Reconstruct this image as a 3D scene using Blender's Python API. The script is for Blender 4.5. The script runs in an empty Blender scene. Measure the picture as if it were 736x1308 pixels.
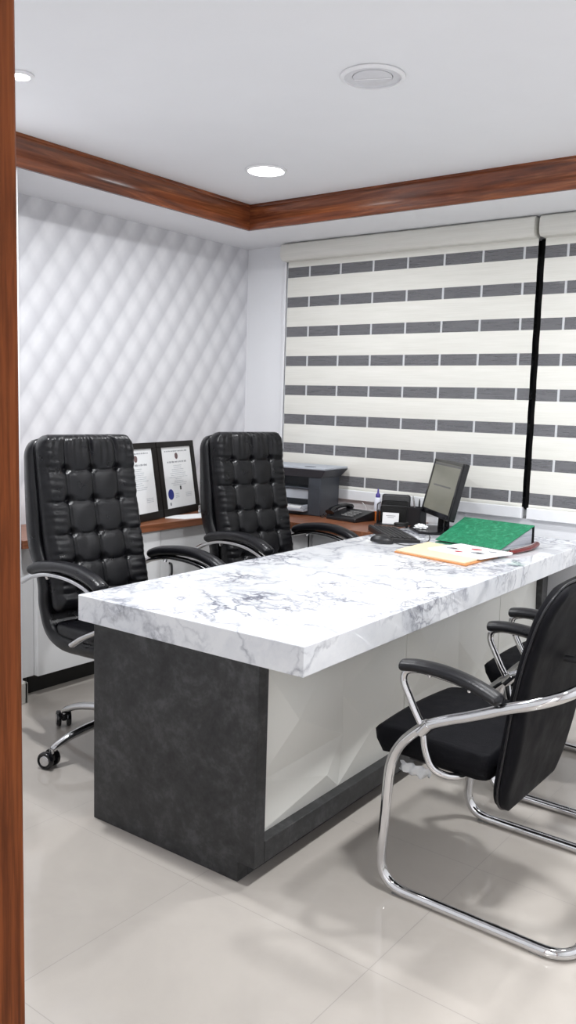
import bpy, bmesh, math, random
from mathutils import Vector, Matrix, noise
random.seed(7)
PI = math.pi
scene = bpy.context.scene
COL = scene.collection

# ------------------------------------------------------------------ helpers
def V(*a): return Vector(a)

def link_mesh(name, bm, mat, parent=None, smooth=False, autosmooth=None):
    me = bpy.data.meshes.new(name)
    bmesh.ops.recalc_face_normals(bm, faces=bm.faces[:])
    bm.to_mesh(me); bm.free()
    if not isinstance(mat, (list, tuple)): mat = [mat]
    for m in mat: me.materials.append(m)
    if smooth:
        for p in me.polygons: p.use_smooth = True
    o = bpy.data.objects.new(name, me)
    COL.objects.link(o)
    if parent: o.parent = parent
    if autosmooth:
        me.set_sharp_from_angle(angle=math.radians(autosmooth))
    return o

def tag(o, label=None, cat=None, group=None, kind=None):
    if label: o['label'] = label
    if cat: o['category'] = cat
    if group: o['group'] = group
    if kind: o['kind'] = kind
    return o

def thing(name, label, cat, loc=(0, 0, 0), rz=0, group=None):
    o = bpy.data.objects.new(name, None); COL.objects.link(o)
    o.empty_display_size = .1
    o.location = loc; o.rotation_euler = (0, 0, rz)
    return tag(o, label, cat, group)

def struct(name, bm, mat, parent=None, **k):
    o = link_mesh(name, bm, mat, parent, **k)
    if not parent: o['kind'] = 'structure'
    return o

def copy_thing(o, parent=None):
    c = o.copy(); COL.objects.link(c)
    if parent: c.parent = parent
    for ch in list(o.children):
        copy_thing(ch, c)
    return c

def add_box(bm, x0, x1, y0, y1, z0, z1, bev=0, seg=2, mi=0):
    vs = [bm.verts.new(p) for p in ((x0,y0,z0),(x1,y0,z0),(x1,y1,z0),(x0,y1,z0),
                                    (x0,y0,z1),(x1,y0,z1),(x1,y1,z1),(x0,y1,z1))]
    fs = [bm.faces.new([vs[i] for i in f]) for f in
          ((0,3,2,1),(4,5,6,7),(0,1,5,4),(1,2,6,5),(2,3,7,6),(3,0,4,7))]
    for f in fs: f.material_index = mi
    if bev > 0:
        es = list({e for f in fs for e in f.edges})
        r = bmesh.ops.bevel(bm, geom=es, offset=bev, segments=seg, affect='EDGES', profile=.5)
        for f in r['faces']: f.material_index = mi
    return vs

def box(name, dims, mat, parent=None, bev=.002, seg=2, smooth=False):
    bm = bmesh.new(); add_box(bm, *dims, bev=bev, seg=seg)
    return link_mesh(name, bm, mat, parent, smooth=smooth)

def catmull(pts, n=8, closed=False):
    P = [Vector(p) for p in pts]; out = []
    N = len(P)
    rng = range(N if closed else N-1)
    for i in rng:
        if closed:
            p0, p1, p2, p3 = P[i-1], P[i], P[(i+1) % N], P[(i+2) % N]
        else:
            p0 = P[i-1] if i > 0 else P[0]*2-P[1]
            p1, p2 = P[i], P[i+1]
            p3 = P[i+2] if i+2 < N else P[-1]*2-P[-2]
        # centripetal-ish (plain uniform)
        for k in range(n):
            t = k/n
            out.append(.5*((2*p1)+(-p0+p2)*t+(2*p0-5*p1+4*p2-p3)*t*t+(-p0+3*p1-3*p2+p3)*t**3))
    if not closed: out.append(P[-1].copy())
    return out

def fillet(pts, rad, n=6, closed=False):
    """polyline with rounded corners"""
    P = [Vector(p) for p in pts]; out = []
    N = len(P)
    for i in range(N):
        if not closed and i in (0, N-1): out.append(P[i]); continue
        a, b, c = P[i-1], P[i], P[(i+1) % N]
        r = rad[i] if isinstance(rad, (list, tuple)) else rad
        u = (a-b); w = (c-b)
        la, lc = u.length, w.length
        u.normalize(); w.normalize()
        ang = u.angle(w)
        if ang > PI-.01: out.append(b); continue
        d = min(r/math.tan(ang/2), la*.49, lc*.49)
        p, q = b+u*d, b+w*d
        for k in range(n+1):
            t = k/n
            out.append((1-t)**2*p+2*t*(1-t)*b+t*t*q)
    return out

def add_tube(bm, path, r, res=12, closed=False, caps=True, flat=None, up=None, prof=None):
    """sweep; r float or fn(t); flat=(sx,sy) section scale; prof=list of 2d pts"""
    P = [Vector(p) for p in path]
    # remove duplicates
    Q = [P[0]]
    for p in P[1:]:
        if (p-Q[-1]).length > 1e-5: Q.append(p)
    if closed and (Q[0]-Q[-1]).length < 1e-5: Q.pop()
    P = Q; N = len(P)
    rings = []
    T0 = (P[1]-P[0]).normalized()
    ref = Vector(up) if up else (Vector((0,0,1)) if abs(T0.z) < .9 else Vector((1,0,0)))
    nrm = (ref-T0*ref.dot(T0)).normalized()
    for i in range(N):
        if closed: T = (P[(i+1) % N]-P[i-1]).normalized()
        else: T = (P[min(i+1, N-1)]-P[max(i-1, 0)]).normalized()
        if up:
            ref = Vector(up); n2 = ref-T*ref.dot(T)
            if n2.length > 1e-3: nrm = n2.normalized()
        else:
            nrm = (nrm-T*nrm.dot(T)).normalized()
        b = T.cross(nrm)
        t = i/(N-1)
        rr = r(t) if callable(r) else r
        sx, sy = flat if flat else (1, 1)
        ring = []
        if prof:
            for (a, c) in prof: ring.append(bm.verts.new(P[i]+b*a*rr+nrm*c*rr))
        else:
            for k in range(res):
                a = 2*PI*k/res
                ring.append(bm.verts.new(P[i]+b*math.cos(a)*rr*sx+nrm*math.sin(a)*rr*sy))
        rings.append(ring)
    M = len(rings[0])
    for i in range(N if closed else N-1):
        A, B = rings[i], rings[(i+1) % N]
        for k in range(M):
            bm.faces.new((A[k], A[(k+1) % M], B[(k+1) % M], B[k]))
    if caps and not closed:
        bm.faces.new(list(reversed(rings[0]))); bm.faces.new(rings[-1])
    return rings

def tube(name, path, r, mat, parent=None, **k):
    bm = bmesh.new(); add_tube(bm, path, r, **k)
    return link_mesh(name, bm, mat, parent, smooth=True, autosmooth=50)

def add_lathe(bm, prof, c=(0,0,0), seg=32, axis='z', M=None):
    """prof: list of (r,h)"""
    rings = []
    c = Vector(c)
    for (r, h) in prof:
        ring = []
        for k in range(seg):
            a = 2*PI*k/seg
            if r < 1e-6 and k: ring.append(ring[0]); continue
            if axis == 'z': p = Vector((r*math.cos(a), r*math.sin(a), h))
            elif axis == 'x': p = Vector((h, r*math.cos(a), r*math.sin(a)))
            else: p = Vector((r*math.cos(a), h, r*math.sin(a)))
            if M: p = M @ p
            ring.append(bm.verts.new(c+p))
        rings.append(ring)
    for A, B in zip(rings, rings[1:]):
        for k in range(seg):
            q = [A[k], A[(k+1) % seg], B[(k+1) % seg], B[k]]
            u = []
            for v in q:
                if v not in u: u.append(v)
            if len(u) > 2: bm.faces.new(u)
    for R in (rings[0], rings[-1]):
        if len(set(R)) > 2:
            try: bm.faces.new(R)
            except ValueError: pass

def lathe(name, prof, mat, parent=None, c=(0,0,0), seg=32, axis='z', M=None, ang=40):
    bm = bmesh.new(); add_lathe(bm, prof, c, seg, axis, M)
    return link_mesh(name, bm, mat, parent, smooth=True, autosmooth=ang)

def prism(name, poly, z0, z1, mat, parent=None, bev=0, axis='z', smooth=False, seg=2):
    """extrude 2d polygon along an axis. axis z: (x,y); axis y: (x,z); axis x: (y,z)"""
    bm = bmesh.new(); add_prism(bm, poly, z0, z1, bev, axis, seg)
    return link_mesh(name, bm, mat, parent, smooth=smooth, autosmooth=35 if smooth else None)

def add_prism(bm, poly, z0, z1, bev=0, axis='z', seg=2, mi=0):
    def P(a, b, h):
        return {'z': (a, b, h), 'y': (a, h, b), 'x': (h, a, b)}[axis]
    lo = [bm.verts.new(P(a, b, z0)) for a, b in poly]
    hi = [bm.verts.new(P(a, b, z1)) for a, b in poly]
    fs = [bm.faces.new(lo), bm.faces.new(list(reversed(hi)))]
    n = len(poly)
    for i in range(n):
        fs.append(bm.faces.new((lo[i], hi[i], hi[(i+1) % n], lo[(i+1) % n])))
    for f in fs: f.material_index = mi
    if bev:
        bmesh.ops.recalc_face_normals(bm, faces=fs)
        es = [e for e in {e for f in fs for e in f.edges} if e.calc_face_angle(0) > .5]
        bmesh.ops.bevel(bm, geom=es, offset=bev, segments=seg, affect='EDGES', profile=.5)

# ------------------------------------------------------------------ materials
class Mat:
    def __init__(s, name, col=(.8,.8,.8), rough=.5, metal=0., **kw):
        s.m = bpy.data.materials.new(name); s.m.use_nodes = True
        s.nt = s.m.node_tree; s.b = s.nt.nodes['Principled BSDF']
        s.out = s.nt.nodes['Material Output']
        s.b.inputs['Base Color'].default_value = (*col, 1)
        s.b.inputs['Roughness'].default_value = rough
        s.b.inputs['Metallic'].default_value = metal
        for k, v in kw.items():
            s.b.inputs[k.replace('_', ' ')].default_value = v
    def n(s, typ, **kw):
        nd = s.nt.nodes.new(typ)
        for k, v in kw.items():
            if k in ('operation', 'blend_type', 'data_type', 'feature', 'noise_dimensions', 'voronoi_dimensions', 'wave_type', 'bands_direction', 'distance', 'interpolation_type', 'vector_type'):
                setattr(nd, k, v)
            else:
                key = int(k[1:]) if k[0] == 'i' and k[1:].isdigit() else k.replace('_', ' ')
                i = nd.inputs[key]
                if hasattr(v, 'is_output') or isinstance(v, bpy.types.NodeSocket): s.nt.links.new(v, i)
                else: i.default_value = v
        return nd
    def link(s, a, b): s.nt.links.new(a, b)
    def coords(s, scale=(1,1,1), kind='Object', rot=(0,0,0)):
        tc = s.n('ShaderNodeTexCoord')
        mp = s.n('ShaderNodeMapping')
        s.link(tc.outputs[kind], mp.inputs[0])
        mp.inputs['Scale'].default_value = scale; mp.inputs['Rotation'].default_value = rot
        return mp.outputs[0]
    def math(s, op, a, b=0., c=None, clamp=False):
        nd = s.nt.nodes.new('ShaderNodeMath'); nd.operation = op; nd.use_clamp = clamp
        for i, v in enumerate((a, b, c)):
            if v is None: continue
            if isinstance(v, bpy.types.NodeSocket): s.link(v, nd.inputs[i])
            else: nd.inputs[i].default_value = v
        return nd.outputs[0]
    def ramp(s, fac, stops, interp='LINEAR'):
        nd = s.nt.nodes.new('ShaderNodeValToRGB'); cr = nd.color_ramp; cr.interpolation = interp
        s.link(fac, nd.inputs[0])
        while len(cr.elements) < len(stops): cr.elements.new(.5)
        for e, (p, c) in zip(cr.elements, stops):
            e.position = p; e.color = (*c, 1) if len(c) == 3 else c
        return nd.outputs[0]
    def mix(s, fac, a, b, bt='MIX'):
        nd = s.nt.nodes.new('ShaderNodeMix'); nd.data_type = 'RGBA'; nd.blend_type = bt
        for i, v in ((0, fac), (6, a), (7, b)):
            if isinstance(v, bpy.types.NodeSocket): s.link(v, nd.inputs[i])
            elif i == 0: nd.inputs[0].default_value = v
            else: nd.inputs[i].default_value = (*v, 1)
        return nd.outputs[2]
    def color(s, sock): s.link(sock, s.b.inputs['Base Color'])
    def bump(s, h, strength=.2, dist=.01):
        nd = s.n('ShaderNodeBump', Strength=strength, Distance=dist)
        s.link(h, nd.inputs['Height']); s.link(nd.outputs[0], s.b.inputs['Normal'])

def noise_t(m, vec, scale, detail=4, rough=.55, dist=0.):
    nd = m.n('ShaderNodeTexNoise', Scale=scale, Detail=detail, Roughness=rough, Distortion=dist)
    m.link(vec, nd.inputs['Vector']); return nd

M = {}
def simple(name, col, rough=.5, metal=0., var=.06, nscale=30, bump=0, **kw):
    """a plain material with a faint procedural variation"""
    m = Mat(name, col, rough, metal, **kw)
    v = m.coords(); n = noise_t(m, v, nscale)
    lo = tuple(c*(1-var) for c in col); hi = tuple(min(1, c*(1+var)) for c in col)
    m.color(m.ramp(n.outputs[0], [(.3, lo), (.7, hi)]))
    if bump: m.bump(n.outputs[0], bump, .002)
    M[name] = m.m; return m

simple('paint_white', (.84,.85,.875), .6, var=.01, nscale=4)
simple('ceiling_paint', (.845,.85,.875), .75, var=.012, nscale=3)
simple('cabinet_white', (.86,.86,.865), .25, var=.01, nscale=3)
simple('panel_white', (.76,.76,.72), .34, var=.015, nscale=4)
simple('black_plastic', (.012,.012,.014), .38, var=.1, nscale=60)
simple('black_gloss', (.008,.008,.01), .15, var=.1)
simple('black_matte', (.008,.008,.008), .7, var=.1)
simple('toe_black', (.006,.006,.006), .5, var=.1)
simple('chrome', (.64,.64,.65), .07, 1., var=.02, nscale=8)
simple('brushed_steel', (.62,.62,.63), .25, 1., var=.04, nscale=40)
simple('printer_dark', (.045,.052,.065), .42, var=.08, nscale=80)
simple('printer_light', (.42,.45,.50), .45, var=.03)
simple('paper_white', (.86,.87,.88), .7, var=.01)
simple('paper_cream', (.80,.68,.46), .6, var=.04, nscale=10)
simple('paper_orange', (.62,.26,.09), .6, var=.06, nscale=12)
simple('paper_note', (.80,.66,.52), .7, var=.03)
simple('baseboard_stone', (.52,.505,.47), .45, var=.06, nscale=9)
simple('window_frame', (.84,.85,.875), .3, var=.01)
simple('grill_metal', (.74,.75,.77), .4, var=.02)
simple('frame_black', (.009,.007,.006), .5, var=.15, Specular_IOR_Level=.25)
simple('seal_blue', (.02,.03,.22), .5, var=.1)
simple('ink_grey', (.30,.31,.33), .7, var=.05)
simple('ink_light', (.55,.57,.60), .7, var=.05)
simple('ink_red', (.45,.05,.06), .6, var=.2, nscale=90)
simple('crest_red', (.16,.10,.10), .6, var=.3, nscale=200)
simple('cap_purple', (.05,.03,.25), .35, var=.05)
simple('glue_orange', (.62,.16,.03), .3, var=.15, nscale=40)
simple('glue_white', (.75,.77,.85), .4, var=.03)
simple('case_red', (.13,.006,.008), .25, var=.15, nscale=25)
simple('fitting_white', (.85,.85,.87), .5, var=.01)
simple('fitting_grey', (.68,.68,.71), .5, var=.02)
simple('plastic_wrap', (.55,.56,.57), .25, var=.08, nscale=40)
simple('rubber_grey', (.20,.20,.20), .6, var=.1)
simple('wood_small', (.16,.07,.035), .35, var=.3, nscale=20)
simple('cable_black', (.01,.01,.01), .5, var=.05)
simple('cable_white', (.6,.6,.6), .5, var=.05)
simple('screw_silver', (.7,.7,.72), .25, 1.)

def leather(name, col, rough, spec=.4):
    m = Mat(name, col, rough)
    m.b.inputs['Specular IOR Level'].default_value = spec
    v = m.coords()
    vo = m.n('ShaderNodeTexVoronoi', Scale=260.); m.link(v, vo.inputs['Vector'])
    n = noise_t(m, v, 14, 5)
    h = m.math('MULTIPLY_ADD', vo.outputs['Distance'], .35, n.outputs[0])
    m.bump(h, .22, .004)
    m.link(m.ramp(n.outputs[0], [(.3, (rough-.07,)*3), (.7, (rough+.08,)*3)]), m.b.inputs['Roughness'])
    M[name] = m.m
leather('leather_black', (.0045,.0045,.0058), .32, .30)
leather('upholstery_black', (.0045,.0045,.006), .6, .08)
leather('armpad_black', (.006,.006,.008), .33, .35)

# vitrified floor tiles
m = Mat('floor_tile', (.55,.52,.47), .085)
v = m.coords()
sx = m.n('ShaderNodeSeparateXYZ'); m.link(v, sx.inputs[0])
S = .6202
def grid(sock, off):
    a = m.math('SUBTRACT', sock, off); a = m.math('DIVIDE', a, S); f = m.math('FRACT', a)
    g = m.math('MINIMUM', f, m.math('SUBTRACT', 1., f)); return a, g
ax, gx = grid(sx.outputs[0], 1.4247); ay, gy = grid(sx.outputs[1], -2.6084)
g = m.math('MINIMUM', gx, gy)
line = m.math('LESS_THAN', g, .0018)
cid = m.math('ADD', m.math('MULTIPLY', m.math('FLOOR', ax), 7.31), m.math('MULTIPLY', m.math('FLOOR', ay), 3.77))
tone = m.math('MULTIPLY', m.math('FRACT', m.math('MULTIPLY', m.math('SINE', cid), 43.7)), .035)
n1 = noise_t(m, v, 2.2, 5, .6, .6); n2 = noise_t(m, v, 260, 2)
base = m.ramp(n1.outputs[0], [(.3, (.425,.393,.36)), (.7, (.48,.443,.405))])
base = m.mix(m.math('MULTIPLY', n2.outputs[0], .10), base, (.47,.43,.37))
base = m.mix(tone, base, (.2,.18,.15))
m.color(m.mix(m.math('MULTIPLY', line, .75), base, (.25,.235,.215)))
m.link(m.math('MULTIPLY_ADD', line, .4, .085), m.b.inputs['Roughness'])
m.b.inputs['Specular IOR Level'].default_value = .45
hb = m.math('SUBTRACT', 1., line)
m.bump(hb, .15, .001)
M['floor'] = m.m

# marble
def marble(name):
    m = Mat(name, (.85,.86,.88), .05)
    v = m.coords(rot=(.15, .1, .5))
    wn = noise_t(m, v, 1.7, 5, .6)
    off = m.n('ShaderNodeVectorMath', operation='SCALE'); m.link(wn.outputs['Color'], off.inputs[0]); off.inputs['Scale'].default_value = .55
    ad = m.n('ShaderNodeVectorMath', operation='ADD'); m.link(v, ad.inputs[0]); m.link(off.outputs[0], ad.inputs[1])
    wv = ad.outputs[0]
    wn2 = noise_t(m, v, 9, 5, .65)
    off2 = m.n('ShaderNodeVectorMath', operation='SCALE'); m.link(wn2.outputs['Color'], off2.inputs[0]); off2.inputs['Scale'].default_value = .13
    ad2 = m.n('ShaderNodeVectorMath', operation='ADD'); m.link(wv, ad2.inputs[0]); m.link(off2.outputs[0], ad2.inputs[1])
    wv2 = ad2.outputs[0]
    def vein(scale, width, vec):
        vo = m.n('ShaderNodeTexVoronoi', feature='DISTANCE_TO_EDGE', Scale=scale); m.link(vec, vo.inputs['Vector'])
        return m.ramp(vo.outputs['Distance'], [(0, (1,1,1)), (width*.4, (.55,)*3), (width, (0,0,0))])
    v1 = vein(2.1, .035, wv2); v2 = vein(6.2, .07, wv2); v3 = vein(15., .13, wv2)
    cloud = noise_t(m, v, 2.0, 4, .6)
    mk = m.ramp(cloud.outputs[0], [(.43, (0,0,0)), (.57, (1,1,1))])
    cloud2 = noise_t(m, wv2, 5.5, 5, .65)
    mk2 = m.ramp(cloud2.outputs[0], [(.46, (0,0,0)), (.58, (1,1,1))])
    base = m.ramp(cloud2.outputs[0], [(.38, (.80,.81,.83)), (.60, (.71,.725,.76)), (.75, (.54,.56,.61))])
    c = m.mix(m.math('MULTIPLY', m.math('MULTIPLY', v1, m.ramp(wn2.outputs[0], [(.38, (.12,)*3), (.6, (1,)*3)])), .72), base, (.22,.23,.28))
    c = m.mix(m.math('MULTIPLY', m.math('MULTIPLY', v2, mk), .85), c, (.20,.21,.27))
    c = m.mix(m.math('MULTIPLY', m.math('MULTIPLY', m.math('MULTIPLY', v3, mk), mk2), .95), c, (.13,.13,.17))
    m.color(c)
    m.b.inputs['Specular IOR Level'].default_value = .55
    M[name] = m.m
marble('marble')

# dark concrete laminate
m = Mat('dark_laminate', (.035,.035,.036), .48, Specular_IOR_Level=.3)
v = m.coords(); n1 = noise_t(m, v, 7, 8, .68, .5); n2 = noise_t(m, v, 45, 4, .7)
f = m.math('MULTIPLY_ADD', n2.outputs[0], .35, m.math('MULTIPLY', n1.outputs[0], .75))
m.color(m.ramp(f, [(.42, (.022,.022,.023)), (.56, (.036,.036,.037)), (.70, (.070,.070,.072))]))
m.bump(n2.outputs[0], .06, .002); M['dark_laminate'] = m.m

# polished wood with grain along one axis
def wood(name, axis, lo, mid, hi, rough=.22, k=1.0):
    m = Mat(name, mid, rough)
    sc = [14*k, 14*k, 14*k]; sc[axis] = 1.1*k
    v = m.coords(scale=tuple(sc))
    n1 = noise_t(m, v, 1.3, 6, .62, 1.2)
    sc2 = [70*k, 70*k, 70*k]; sc2[axis] = 2.5*k
    v2 = m.coords(scale=tuple(sc2)); n2 = noise_t(m, v2, 1.2, 4, .6, .3)
    c = m.ramp(n1.outputs[0], [(.30, lo), (.5, mid), (.72, hi)])
    m.color(m.mix(m.ramp(n2.outputs[0], [(.42, (0,0,0)), (.66, (.55,.55,.55))]), c, tuple(x*.35 for x in lo)))
    m.bump(n2.outputs[0], .05, .002)
    M[name] = m.m
for i, a in enumerate('xyz'):
    wood('wood_'+a, i, (.085,.020,.007), (.21,.056,.019), (.38,.125,.042))
wood('jamb_wood', 2, (.085,.022,.007), (.19,.052,.015), (.25,.08,.025), .6, 1.6)
M['jamb_wood'].node_tree.nodes['Principled BSDF'].inputs['Specular IOR Level'].default_value = .12
wood('worktop_wood', 1, (.20,.07,.032), (.27,.10,.048), (.33,.14,.07), .3)

# wallpaper: printed padded lozenges
m = Mat('wallpaper', (.6,.6,.62), .55)
v = m.coords(); sx = m.n('ShaderNodeSeparateXYZ'); m.link(v, sx.inputs[0])
wv = noise_t(m, v, 9, 2)
U = m.math('DIVIDE', m.math('ADD', sx.outputs[1], m.math('MULTIPLY_ADD', wv.outputs[0], .014, 1.505+.02)), .1578)
W = m.math('DIVIDE', m.math('SUBTRACT', sx.outputs[2], 2.13), .221)
p = m.math('FRACT', m.math('SUBTRACT', U, W)); q = m.math('FRACT', m.math('ADD', U, W))
# p runs across the strong rising diagonals, q along them
s1 = m.ramp(p, [(0, (.42,)*3), (.12, (.84,)*3), (.42, (1,)*3), (.80, (.52,)*3), (1, (.34,)*3)])
s2 = m.ramp(q, [(0, (.80,)*3), (.25, (1,)*3), (.55, (.97,)*3), (.92, (.72,)*3), (1, (.80,)*3)])
sh = m.math('MULTIPLY', s1, s2)
n = noise_t(m, v, 40, 4)
sh = m.math('ADD', sh, m.math('MULTIPLY', m.math('SUBTRACT', n.outputs[0], .5), .16))
m.color(m.ramp(sh, [(.08, (.50,.50,.53)), (.5, (.62,.62,.65)), (.95, (.76,.76,.785))]))
M['wallpaper'] = m.m

# blind fabrics
m = Mat('blind_opaque', (.72,.71,.655), .75)
v = m.coords(scale=(3,3,240)); n = noise_t(m, v, 1.5, 3)
v2 = m.coords(scale=(2,2,30)); n2 = noise_t(m, v2, 1.5, 3)
f = m.math('MULTIPLY_ADD', n.outputs[0], .5, m.math('MULTIPLY', n2.outputs[0], .5))
m.color(m.ramp(f, [(.35, (.74,.73,.675)), (.65, (.83,.82,.77))]))
m.bump(n.outputs[0], .15, .001)
M['blind_opaque'] = m.m
TAPE_X, TAPE_P = .511, .2275
m = Mat('blind_sheer', (.22,.22,.23), .8)
v = m.coords(scale=(3,3,90)); n = noise_t(m, v, 2, 2)
m.color(m.ramp(n.outputs[0], [(.3, (.20,.20,.215)), (.7, (.25,.25,.265))]))
gp = m.n('ShaderNodeNewGeometry'); sp_ = m.n('ShaderNodeSeparateXYZ'); m.link(gp.outputs['Position'], sp_.inputs[0])
fx = m.math('FRACT', m.math('DIVIDE', m.math('SUBTRACT', sp_.outputs[0], TAPE_X-.006), TAPE_P))
tape = m.math('LESS_THAN', fx, .012/TAPE_P)
c0 = m.ramp(n.outputs[0], [(.3, (.20,.20,.215)), (.7, (.25,.25,.265))])
m.color(m.mix(tape, c0, (.60,.61,.63)))
tr = m.n('ShaderNodeBsdfTransparent'); mx = m.n('ShaderNodeMixShader')
m.link(m.math('MULTIPLY', m.math('SUBTRACT', 1., tape), .42), mx.inputs[0])
m.link(m.b.outputs[0], mx.inputs[1]); m.link(tr.outputs[0], mx.inputs[2]); m.link(mx.outputs[0], m.out.inputs[0])
M['blind_sheer'] = m.m

# glass
m = Mat('night_glass', (.01,.012,.014), .03); m.b.inputs['Specular IOR Level'].default_value = .6
v = m.coords(); n = noise_t(m, v, 2); m.color(m.ramp(n.outputs[0], [(.3, (.008,.009,.011)), (.7, (.014,.016,.018))]))
M['night_glass'] = m.m
m = Mat('clear_acrylic', (.85,.9,.92), .05, Transmission_Weight=.85, IOR=1.45)
v = m.coords(); n = noise_t(m, v, 50); m.color(m.ramp(n.outputs[0], [(.3, (.82,.87,.9)), (.7, (.9,.93,.95))]))
M['clear_acrylic'] = m.m

# green mottled binder board
m = Mat('binder_green', (.02,.22,.13), .5, Specular_IOR_Level=.2)
v = m.coords(); n = noise_t(m, v, 38, 6, .7, .8)
m.color(m.ramp(n.outputs[0], [(.35, (.010,.14,.065)), (.55, (.018,.215,.105)), (.72, (.09,.36,.21))]))
M['binder_green'] = m.m
m = Mat('page_edges', (.45,.47,.52), .7)
v = m.coords(scale=(1,1,500)); n = noise_t(m, v, 1.5, 2)
m.color(m.ramp(n.outputs[0], [(.35, (.28,.30,.35)), (.65, (.55,.57,.62))])); M['page_edges'] = m.m
# mesh metal (organiser)
m = Mat('black_mesh', (.012,.012,.012), .4)
v = m.coords(rot=(.785,.785,.785)); ck = m.n('ShaderNodeTexChecker', Scale=420.); m.link(v, ck.inputs[0])
tr = m.n('ShaderNodeBsdfTransparent'); mx = m.n('ShaderNodeMixShader')
m.link(m.math('MULTIPLY', ck.outputs['Fac'], .55), mx.inputs[0])
m.link(m.b.outputs[0], mx.inputs[1]); m.link(tr.outputs[0], mx.inputs[2]); m.link(mx.outputs[0], m.out.inputs[0])
M['black_mesh'] = m.m
# monitor picture (a lit screen)
m = Mat('screen_lit', (.02,.02,.02), .25)
v = m.coords(); n = noise_t(m, v, 3, 2)
c = m.ramp(n.outputs[0], [(.3, (.32,.32,.26)), (.7, (.40,.39,.31))])
m.link(c, m.b.inputs['Emission Color']); m.b.inputs['Emission Strength'].default_value = .42; M['screen_lit'] = m.m
m = Mat('screen_bar', (.02,.02,.02), .3)
v = m.coords(); n = noise_t(m, v, 60, 2)
m.link(m.ramp(n.outputs[0], [(.3, (.12,.12,.12)), (.7, (.2,.2,.2))]), m.b.inputs['Emission Color']); m.b.inputs['Emission Strength'].default_value = .4; M['screen_bar'] = m.m
# lamp diffuser
m = Mat('lamp_lit', (.9,.9,.9), .5)
v = m.coords(); n = noise_t(m, v, 3)
m.link(m.ramp(n.outputs[0], [(.3, (.97,.98,1)), (.7, (1,1,1))]), m.b.inputs['Emission Color']); m.b.inputs['Emission Strength'].default_value = 14.; M['lamp_lit'] = m.m

# ------------------------------------------------------------------ camera
cx_, cy_, cz_ = 3.6841, -4.3397, 1.4085
yaw, pit, rol, foc = -.6504, .1263, .0294, 1092.65
fwd = V(math.sin(yaw)*math.cos(pit), math.cos(yaw)*math.cos(pit), -math.sin(pit))
r0 = V(math.cos(yaw), -math.sin(yaw), 0); u0 = r0.cross(fwd)
rt = r0*math.cos(rol)+u0*math.sin(rol); up = u0*math.cos(rol)-r0*math.sin(rol)
cam = bpy.data.cameras.new('camera'); co = bpy.data.objects.new('camera', cam); COL.objects.link(co)
co.matrix_world = Matrix(((rt.x, up.x, -fwd.x, cx_), (rt.y, up.y, -fwd.y, cy_), (rt.z, up.z, -fwd.z, cz_), (0,0,0,1)))
cam.sensor_fit = 'VERTICAL'; cam.sensor_height = 24; cam.lens = 24*foc/1308
cam.clip_start = .02
scene.camera = co

# ------------------------------------------------------------------ room shell
RX, RY = 4.25, -3.86         # right wall, door wall (inner faces)
HS, HC = 2.3822, 2.50        # soffit and raised ceiling
T = .12
bm = bmesh.new(); add_box(bm, -T, RX+T, -6.2, T+.1, -.1, 0); struct('floor', bm, M['floor'])
bm = bmesh.new(); add_box(bm, -T, 0, RY-T, 0, 0, HC+.12); struct('wall_left', bm, M['wallpaper'])
# window wall with an opening
WX0, WX1, WZ0, WZ1 = .33, 3.6, .84, 2.33
bm = bmesh.new()
add_box(bm, -T, WX0, 0, T+.1, 0, HC+.12); add_box(bm, WX1, RX+T, 0, T+.1, 0, HC+.12)
add_box(bm, WX0, WX1, 0, T+.1, 0, WZ0); add_box(bm, WX0, WX1, 0, T+.1, WZ1, HC+.12)
struct('wall_back', bm, M['paint_white'])
bm = bmesh.new(); add_box(bm, RX, RX+T, RY-T, 0, 0, HC+.12); struct('wall_right', bm, M['paint_white'])
# door wall with its opening (the photographer stands in it)
DX0, DX1, DZ = 2.93, 4.02, 2.12
bm = bmesh.new()
add_box(bm, -T, DX0, RY-T, RY, 0, HC+.12); add_box(bm, DX1, RX+T, RY-T, RY, 0, HC+.12)
add_box(bm, DX0, DX1, RY-T, RY, DZ, HC+.12)
struct('wall_front', bm, M['paint_white'])
# corridor outside the door
bm = bmesh.new()
add_box(bm, 1.4, 1.5, -6.2, RY-T, 0, 2.5); add_box(bm, 5.0, 5.1, -6.2, RY-T, 0, 2.5); add_box(bm, 1.4, 5.1, -6.3, -6.2, 0, 2.5)
struct('wall_corridor', bm, M['paint_white'])
bm = bmesh.new(); add_box(bm, 1.4, 5.1, -6.3, RY-T, 2.5, 2.6); struct('ceiling_corridor', bm, M['ceiling_paint'])
# ceiling: raised centre and lower soffit round the room
SX0, SX1, SY0, SY1 = .4357, RX-.44, RY+.5, -.5144
bm = bmesh.new()
add_box(bm, -T, RX+T, RY-T, T, HC, HC+.1)
add_box(bm, 0, SX0, RY, 0, HS, HC); add_box(bm, SX1, RX, RY, 0, HS, HC)
add_box(bm, SX0, SX1, SY1, 0, HS, HC); add_box(bm, SX0, SX1, RY, SY0, HS, HC)
struct('ceiling', bm, M['ceiling_paint'])
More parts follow.
